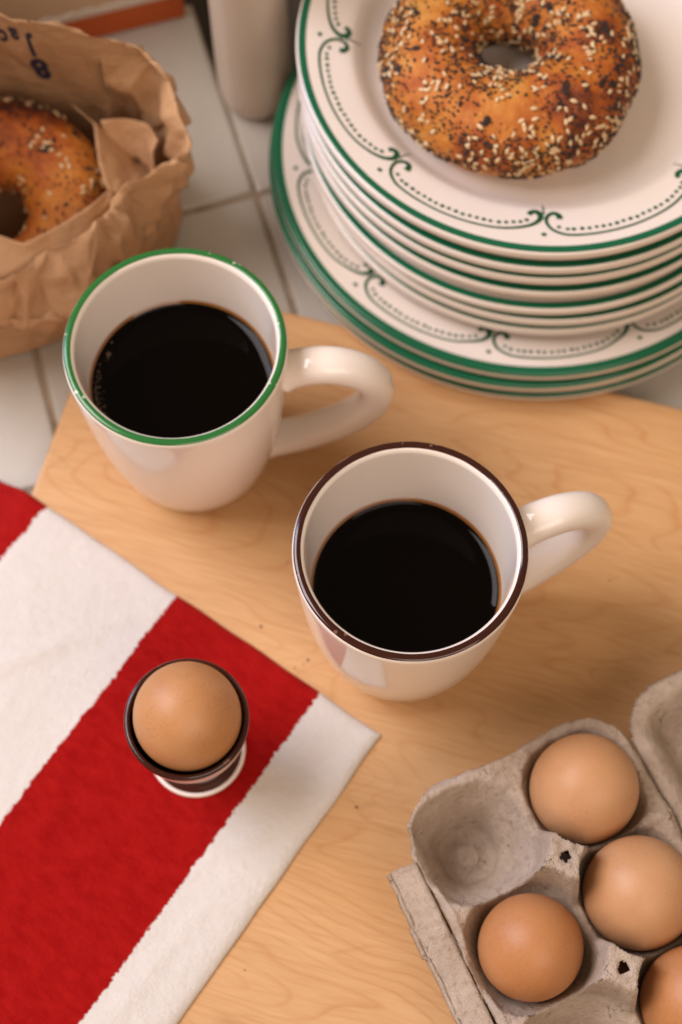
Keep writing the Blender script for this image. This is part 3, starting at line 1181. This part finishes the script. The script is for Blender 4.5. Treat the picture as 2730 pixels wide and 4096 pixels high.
def make_bagel(loc, rot, seed, Rm, rh, rv, label, n_ses, n_extra, n_pop, n_onion, dens):
    global seed_me
    r3 = random.Random(seed * 13 + 5)
    t = empty('bagel', loc)
    t.rotation_euler = rot
    tag(t, label, 'bagel', 'seeded bagels')
    fn = bagel_fn(seed, Rm, rh, rv)
    nu, nv = 150, 72
    V, F = [], []
    for i in range(nu):
        for j in range(nv):
            V.append(fn(2 * math.pi * i / nu, 2 * math.pi * j / nv))
    for i in range(nu):
        for j in range(nv):
            F.append((i * nv + j, ((i + 1) % nu) * nv + j, ((i + 1) % nu) * nv + (j + 1) % nv, i * nv + (j + 1) % nv))
    mesh_obj('crust', V, F, M['crust'], t)

    def sample():
        while True:
            u = r3.uniform(0, 2 * math.pi)
            v = r3.uniform(-0.9, math.pi + 1.1)
            wgt = (Rm + rh * math.cos(v)) / (Rm + rh)
            if r3.random() < dens(u, v) * wgt:
                return u, v

    placed = 0
    extra = []
    for q in range(n_ses + n_extra):
        u, v = sample()
        if q and r3.random() < 0.35:
            u, v = pu + r3.gauss(0, 0.07), pv + r3.gauss(0, 0.12)
        pu, pv = u, v
        p = fn(u, v)
        n, tu = normal_at(fn, u, v)
        a = r3.uniform(0, 2 * math.pi)
        tv = n.cross(tu)
        xax = (tu * math.cos(a) + tv * math.sin(a) + n * r3.gauss(0, 0.18)).normalized()
        yax = n.cross(xax).normalized()
        zax = xax.cross(yax)
        sc = r3.uniform(0.85, 1.15)
        mt = Matrix((xax, yax, zax)).transposed() * sc
        pos = p + n * 0.00035
        if q < n_ses:
            if seed_me is None:
                o = mesh_obj('sesame_seed', SEEDV, SEEDF, M['sesame'], t)
                seed_me = o.data
            else:
                o = bpy.data.objects.new('sesame_seed', seed_me)
                COL.objects.link(o)
                o.parent = t
            o.matrix_local = Matrix.Translation(pos) @ mt.to_4x4()
        else:
            extra.append(([pos + mt @ Vector(w) for w in SEEDV], SEEDF))
    if extra:
        V, F = join_data(extra)
        o = mesh_obj('small_sesame_seeds', V, F, M['sesame'], t)
        tag(o, kind='stuff')
    parts = []
    for q in range(n_pop):
        u, v = sample()
        if q and r3.random() < 0.45:
            u, v = pu + r3.gauss(0, 0.06), pv + r3.gauss(0, 0.10)
        pu, pv = u, v
        p = fn(u, v)
        n, tu = normal_at(fn, u, v)
        parts.append(dark_grain(p + n * 0.0002, r3.uniform(0.00045, 0.00085), r3))
    V, F = join_data(parts)
    o = mesh_obj('poppy_seeds', V, F, M['poppy'], t)
    tag(o, kind='stuff')
    for q in range(n_onion):
        u, v = r3.uniform(0, 2 * math.pi), r3.uniform(0.3, 2.6)
        p = fn(u, v)
        n, tu = normal_at(fn, u, v)
        tv = n.cross(tu)
        Vo = [p + n * 0.0006]
        m_ = 9
        a0 = r3.uniform(0, 6)
        for s in range(m_):
            a = 2 * math.pi * s / m_
            rad = r3.uniform(0.0009, 0.0022)
            q2 = tu * (math.cos(a) * rad * 1.5) + tv * (math.sin(a) * rad)
            q2 = Matrix.Rotation(a0, 3, n) @ q2
            Vo.append(p + q2 + n * 0.00025)
        Fo = [(0, 1 + s, 1 + (s + 1) % m_) for s in range(m_)]
        mesh_obj('onion_flake', Vo, Fo, M['onion'], t)
    return t


def dens1(u, v):
    d = 0.42 + 0.9 * noise.noise(Vector((math.cos(u) * 2.6, math.sin(u) * 2.6, v * 1.4)))
    c = math.cos(v)
    if c < -0.45: d += 0.75                     # the hole's wall is crowded
    if c > 0.72: d += 0.30                      # and so is the outer flank
    if math.sin(u) < -0.5 and 0.1 < c < 0.75: d *= 0.45
    return min(1, max(0.05, d))


def dens2(u, v):
    d = 0.4 + 0.8 * noise.noise(Vector((math.cos(u) * 2.6, math.sin(u) * 2.6, v * 1.4 + 9)))
    return min(1, max(0.06, d))


make_bagel((0.0692, 0.4262, PLATE_FLOOR + 0.0002), (0, 0, R(20)), 3, 0.0336, 0.0216, 0.0206,
           'seeded everything bagel on top of the plate stack', 300, 820, 8200, 22, dens1)
make_bagel((-0.1530, 0.3900, 0.0265), (R(21), R(4), 0), 11, 0.0315, 0.0205, 0.0190,
           'browner seeded bagel inside the paper bag', 260, 0, 2000, 8, dens2)

# ------------------------------------------------------------------ paper bag
# stations round the mouth: lip, cuff edge, foot  (metres)
ST_ = [
    # lip (x,y,z)                cuff lower edge            foot (x,y)
    ((-0.205, 0.4350, 0.172), (-0.212, 0.4440, 0.085), (-0.200, 0.4400)),
    ((-0.172, 0.4330, 0.136), (-0.174, 0.4460, 0.090), (-0.170, 0.4500)),
    ((-0.1404, 0.4257, 0.125), (-0.141, 0.4420, 0.092), (-0.140, 0.4520)),
    ((-0.1167, 0.4225, 0.124), (-0.116, 0.4400, 0.092), (-0.116, 0.4500)),
    ((-0.0979, 0.4235, 0.112), (-0.0945, 0.4370, 0.082), (-0.098, 0.4440)),
    ((-0.0814, 0.4211, 0.106), (-0.0775, 0.4290, 0.075), (-0.0880, 0.4360)),
    ((-0.0712, 0.4048, 0.095), (-0.0685, 0.4090, 0.066), (-0.0830, 0.4180)),
    ((-0.0655, 0.3900, 0.086), (-0.0660, 0.3935, 0.060), (-0.0790, 0.4020)),
    ((-0.0762, 0.3850, 0.081), (-0.0735, 0.3870, 0.053), (-0.0800, 0.3935)),
    ((-0.0915, 0.3772, 0.076), (-0.0812, 0.3779, 0.047), (-0.0850, 0.3860)),
    ((-0.0992, 0.3665, 0.075), (-0.0892, 0.3637, 0.045), (-0.0960, 0.3740)),
    ((-0.1040, 0.3585, 0.074), (-0.1012, 0.3461, 0.044), (-0.1090, 0.3600)),
    ((-0.1188, 0.3520, 0.070), (-0.1163, 0.3335, 0.040), (-0.1250, 0.3470)),
    ((-0.1315, 0.3425, 0.069), (-0.1356, 0.3300, 0.039), (-0.1380, 0.3400)),
    ((-0.1480, 0.3365, 0.070), (-0.1520, 0.3275, 0.040), (-0.1540, 0.3345)),
    ((-0.1880, 0.3300, 0.120), (-0.1850, 0.3200, 0.042), (-0.1800, 0.3260)),
    ((-0.2150, 0.3500, 0.172), (-0.2240, 0.3450, 0.095), (-0.2150, 0.3500)),
    ((-0.2300, 0.3950, 0.190), (-0.2400, 0.3980, 0.110), (-0.2250, 0.4000)),  # left lip, out of view, raised high to shade the bag's inside
]
CEN = np.array((-0.150, 0.388))
NS = len(ST_)


def closed_interp(arr, t):
    """Catmull-Rom on a closed station list"""
    i = int(math.floor(t)) % NS
    f_ = t - math.floor(t)
    a, b, c, d = (np.array(arr[(i + q) % NS], float) for q in (-1, 0, 1, 2))
    return 0.5 * ((2 * b) + (c - a) * f_ + (2 * a - 5 * b + 4 * c - d) * f_ ** 2 + (3 * b - 3 * c + d - a) * f_ ** 3)


NU = 58
rings = []
for i in range(NU):
    t = NS * i / NU
    lip = closed_interp([s[0] for s in ST_], t)
    cuf = closed_interp([s[1] for s in ST_], t)
    ft = closed_interp([s[2] for s in ST_], t)

    def toward(p, f_, z):
        q = CEN + (np.array(p[:2]) - CEN) * f_
        return np.array((q[0], q[1], z))

    col = []
    col.append(toward(ft, 0.30, 0.0030))
    col.append(toward(ft, 0.80, 0.0032))
    col.append(toward(ft, 0.93, 0.012))
    for f_ in (0.30, 0.52, 0.74, 0.90):
        lowp = toward(ft, 0.95, 0.012)
        hi = toward(lip, 0.975, lip[2] - 0.002)
        p = lowp + (hi - lowp) * f_
        col.append(p)
    col.append(lip + np.array((0, 0, 0.0)))
    out = toward(lip, 1.02, lip[2] - 0.0015)
    col.append(out)
    for f_ in (0.3, 0.65, 1.0):
        col.append(out + (cuf - out) * f_ + np.array((0, 0, 0.002 * math.sin(f_ * math.pi))))
    col.append(toward(cuf, 0.965, cuf[2] + 0.0045))
    up_ = toward(cuf, 0.955, cuf[2] + 0.003)
    ftp = np.array((ft[0], ft[1], 0.0012))
    for f_ in (0.35, 0.7, 1.0):
        col.append(up_ + (ftp - up_) * f_)
    rings.append(col)
NR = len(rings[0])
AMP = [0.0, 0.0006, 0.0030, 0.0054, 0.0066, 0.0060, 0.0042, 0.0020, 0.0020, 0.0046, 0.0052, 0.0016, 0.0010, 0.0028, 0.0030, 0.0006]
rp = random.Random(42)
Vp, Fp, crease = [], [], {}
for i in range(NU):
    for j in range(NR):
        p = Vector(rings[i][j])
        if 2 < j < NR - 1 and j != 7:      # slide the points about in the sheet so that no grid shows
            a_, b_ = Vector(rings[(i + 1) % NU][j]), Vector(rings[i][min(j + 1, NR - 1)])
            p = p + (a_ - p) * rp.uniform(-0.42, 0.42) + (b_ - p) * rp.uniform(-0.30, 0.30)
        rad = Vector((p.x - CEN[0], p.y - CEN[1], 0)).normalized()
        a = AMP[j]
        ti = NS * i / NU
        if 1.2 < ti < 3.7 and 3 <= j <= 7:      # the printed panel is pressed flatter
            a *= 0.25
        d = rad * (noise.noise(Vector((i * 0.33, j * 0.55, 2))) * 1.5 + rp.uniform(-1, 1) * 0.75) * a
        d.z += rp.uniform(-0.4, 0.4) * a
        if j == 7:
            d.z += noise.noise(Vector((i * 0.6, 4, 1))) * 0.004
        if p.z + d.z < 0.001:
            d.z = 0
        Vp.append(p + d)
for i in range(NU):
    for j in range(NR - 1):
        a, b, c, d = i * NR + j, ((i + 1) % NU) * NR + j, ((i + 1) % NU) * NR + j + 1, i * NR + j + 1
        if rp.random() < 0.5:
            Fp += [(a, b, c), (a, c, d)]
        else:
            Fp += [(a, b, d), (b, c, d)]
Fp.append(tuple(i * NR for i in range(NU))[::-1])
bag = empty('paper_bag', (-0.150, 0.388, 0.0))
tag(bag, 'crumpled brown paper bag with rolled down mouth and a bagel inside', 'paper bag')
PB_OFF = Vector((0.150, -0.388, 0))
bag_paper = mesh_obj('paper', [p + PB_OFF for p in Vp], Fp, M['paper'], bag, smooth=True)


def crumple_mods(o, lo, hi, seed):
    me = o.data
    at = me.attributes.new('crease_edge', 'FLOAT', 'EDGE')
    r4 = random.Random(seed)
    at.data.foreach_set('value', [r4.choice([0.35, 0.7, 0.85, 0.95, 1.0]) * r4.uniform(lo, hi) for _ in me.edges])
    ms = o.modifiers.new('sub', 'SUBSURF')
    ms.levels = ms.render_levels = 2


crumple_mods(bag_paper, 0.85, 1.0, 5)


# gusset folds standing inside the mouth
def fold_sheet(name, rows, parent, seed, jit=0.0016):
    r4 = random.Random(seed)
    V, F = [], []
    m_ = len(rows[0])
    for r_ in rows:
        for p in r_:
            V.append(Vector(p) + Vector((r4.uniform(-jit, jit), r4.uniform(-jit, jit), r4.uniform(-jit, jit))) + PB_OFF)
    for i in range(len(rows) - 1):
        for j in range(m_ - 1):
            a, b, c, d = i * m_ + j, i * m_ + j + 1, (i + 1) * m_ + j + 1, (i + 1) * m_ + j
            F += [(a, b, c), (a, c, d)] if r4.random() < 0.5 else [(a, b, d), (b, c, d)]
    o = mesh_obj(name, V, F, M['paper'], parent)
    crumple_mods(o, 0.6, 1.0, seed)
    md = o.modifiers.new('thick', 'SOLIDIFY')
    md.thickness = 0.0004
    return o


def lerp_rows(top, bot, n):
    return [[tuple(np.array(a) + (np.array(b) - np.array(a)) * i / n) for a, b in zip(top, bot)] for i in range(n + 1)]


# the sharp pleat running down beside the bagel, and the panel folded in behind it
fold_sheet('fold', lerp_rows([(-0.1184, 0.4220, 0.072), (-0.1090, 0.4120, 0.073), (-0.1058, 0.4020, 0.071), (-0.1045, 0.3900, 0.070), (-0.1005, 0.3760, 0.069)],
                             [(-0.1000, 0.4210, 0.040), (-0.0930, 0.4150, 0.042), (-0.0880, 0.4060, 0.045), (-0.0850, 0.3960, 0.050), (-0.0880, 0.3860, 0.060)], 3), bag, 3)
fold_sheet('fold', lerp_rows([(-0.1058, 0.4130, 0.072), (-0.0960, 0.4200, 0.068), (-0.0870, 0.4140, 0.070), (-0.0800, 0.4020, 0.074)],
                             [(-0.0990, 0.4060, 0.052), (-0.0930, 0.4080, 0.050), (-0.0880, 0.4030, 0.052), (-0.0840, 0.3940, 0.058)], 3), bag, 8)
fold_sheet('fold', lerp_rows([(-0.1900, 0.3560, 0.076), (-0.1700, 0.3560, 0.075), (-0.1500, 0.3560, 0.073), (-0.1350, 0.3520, 0.070), (-0.1200, 0.3610, 0.071), (-0.1080, 0.3710, 0.072), (-0.0990, 0.3800, 0.070)],
                             [(-0.1900, 0.3320, 0.066), (-0.1700, 0.3340, 0.064), (-0.1500, 0.3390, 0.062), (-0.1340, 0.3430, 0.060), (-0.1190, 0.3520, 0.060), (-0.1050, 0.3620, 0.062), (-0.0960, 0.3720, 0.062)], 3), bag, 12, 0.0012)

# printed letters on the back panel, upside down as seen from the front
dg = bpy.context.evaluated_depsgraph_get()
dg.update()
ev = bag_paper.evaluated_get(dg)
bme = ev.to_mesh()
bvh = BVHTree.FromPolygons([v_.co.copy() for v_ in bme.vertices], [tuple(p.vertices) for p in bme.polygons])
ev.to_mesh_clear()


def letter(txt, center, size, up_vec, right_vec, weight=0.0):
    cu = bpy.data.curves.new('letter', 'FONT')
    cu.body = txt
    cu.size = size
    cu.align_x = 'CENTER'
    cu.align_y = 'CENTER'
    cu.offset = weight
    cu.fill_mode = 'BOTH'
    tmp = bpy.data.objects.new('letter', cu)
    COL.objects.link(tmp)
    d2 = bpy.context.evaluated_depsgraph_get()
    d2.update()
    me = bpy.data.meshes.new_from_object(tmp.evaluated_get(d2))
    bpy.data.objects.remove(tmp)
    bm = bmesh.new()
    bm.from_mesh(me)
    bmesh.ops.triangulate(bm, faces=bm.faces)
    bmesh.ops.subdivide_edges(bm, edges=bm.edges, cuts=1)
    n = right_vec.cross(up_vec).normalized()
    for v_ in bm.verts:
        P = Vector(center) + right_vec * v_.co.x + up_vec * v_.co.y * 1.75 + PB_OFF
        hit = bvh.ray_cast(P + n * 0.05, -n, 0.12)
        if hit[0] is None:
            hit = bvh.find_nearest(P)
        v_.co = hit[0] + n * 0.00035
    bm.to_mesh(me)
    bm.free()
    me.materials.append(M['ink'])
    o = bpy.data.objects.new('printed_letter', me)
    COL.objects.link(o)
    o.parent = bag
    return o


# the back panel leans away: its face looks towards -y and up
rv = Vector((-1, 0.04, 0)).normalized()
nrm_ = Vector((0.0, -0.93, 0.36)).normalized()
uv = nrm_.cross(rv).normalized()
for txt, (px_, py_, pz_), s_, w_ in (('8', (-0.1322, 0.4190, 0.088), 0.0130, 0.0007), ('J', (-0.1318, 0.4225, 0.105), 0.0100, 0.0004),
                                     ('a', (-0.1374, 0.4235, 0.112), 0.0085, 0.0003), ('c', (-0.1424, 0.4235, 0.110), 0.0085, 0.0003), ('o', (-0.1478, 0.4235, 0.109), 0.0085, 0.0003)):
    letter(txt, (px_, py_, pz_), s_, uv, rv, w_)

# ------------------------------------------------------------------ things at the back
bt = empty('ceramic_bottle', (-0.0440, 0.4795, 0.0))
tag(bt, 'tall beige stoneware bottle standing behind the plates', 'bottle')
lathe('body', spline([(0, 0.0006), (0.0105, 0.0005), (0.0130, 0.0010), (0.0152, 0.0040), (0.0166, 0.0090), (0.0174, 0.0160), (0.0177, 0.030), (0.0178, 0.08), (0.0178, 0.14), (0.0176, 0.165), (0.0165, 0.178), (0.0130, 0.190), (0.0085, 0.200), (0.0072, 0.215), (0.0072, 0.232)], 4), M['bottle'], bt, 64)
lathe('stopper', spline([(0.0060, 0.2325), (0.0078, 0.2335), (0.0084, 0.240), (0.0070, 0.248), (0.0, 0.250)], 4), M['cup_brown'], bt, 40)

pk = empty('food_package', TK + TU * (-0.0500 * 0 - 0.0010) + TV * (PITCH_T - 0.0085), rzT)
tag(pk, 'cream card package with an orange lower band behind the paper bag', 'package')
PW, PD, PH = 0.24, 0.055, 0.15


def box_part(name, x0, x1, y0, y1, z0, z1, mat, bev=0.0012):
    bm = bmesh.new()
    bmesh.ops.create_cube(bm, size=1)
    for v_ in bm.verts:
        v_.co = Vector(((x0 + x1) / 2 + v_.co.x * (x1 - x0), (y0 + y1) / 2 + v_.co.y * (y1 - y0), (z0 + z1) / 2 + v_.co.z * (z1 - z0)))
    bmesh.ops.bevel(bm, geom=bm.edges, offset=bev, segments=2, affect='EDGES')
    me = bpy.data.meshes.new(name)
    bm.to_mesh(me)
    bm.free()
    me.materials.append(mat)
    o = bpy.data.objects.new(name, me)
    COL.objects.link(o)
    o.parent = pk
    return o


box_part('orange_band', -PW, -0.004, -0.0006, PD, 0.0, 0.0200, M['orange'])
box_part('card_box', -PW + 0.001, -0.005, 0.0006, PD - 0.001, 0.0202, PH, M['card'])
Ve, Fe = [], []
ne = 90
for i in range(ne + 1):
    x = -PW + 0.002 + (PW - 0.010) * i / ne
    hh = 0.0030 + 0.0022 * noise.noise(Vector((x * 160, 0, 0))) + 0.0014 * noise.noise(Vector((x * 500, 3, 0)))
    Ve += [(x, -0.0012, 0.0180), (x, -0.0014, 0.0190 + max(0.0006, hh)), (x, 0.0004, 0.0190 + max(0.0006, hh)), (x, 0.0004, 0.0180)]
for i in range(ne):
    for q in range(4):
        a, b = i * 4 + q, i * 4 + (q + 1) % 4
        Fe.append((a, b, b + 4, a + 4))
mesh_obj('torn_edge', Ve, Fe, M['torn'], pk, smooth=False)

# a few poppy seeds and crumbs fallen on the board
CRUMBS = [(-0.0331, 0.2032, 0.0006), (-0.0227, 0.2317, 0.0004), (-0.0132, 0.1887, 0.0006), (0.0074, 0.1276, 0.0006), (-0.0186, 0.1854, 0.0004), (-0.0150, 0.1870, 0.0003), (-0.0355, 0.0642, 0.0003), (0.1142, 0.2252, 0.0005), (0.1165, 0.2260, 0.0003), (0.0146, 0.1509, 0.0003)]
r8 = random.Random(5)
parts = []
for x_, y_, g in CRUMBS:
    parts.append(dark_grain(Vector((x_, y_, BRD + 0.0003)), g, r8))
V, F = join_data(parts)
tag(mesh_obj('fallen_seeds', V, F, M['poppy'], None, smooth=False), 'tiny dark seeds fallen on the maple board around the brown rimmed mug', 'seeds', kind='stuff')
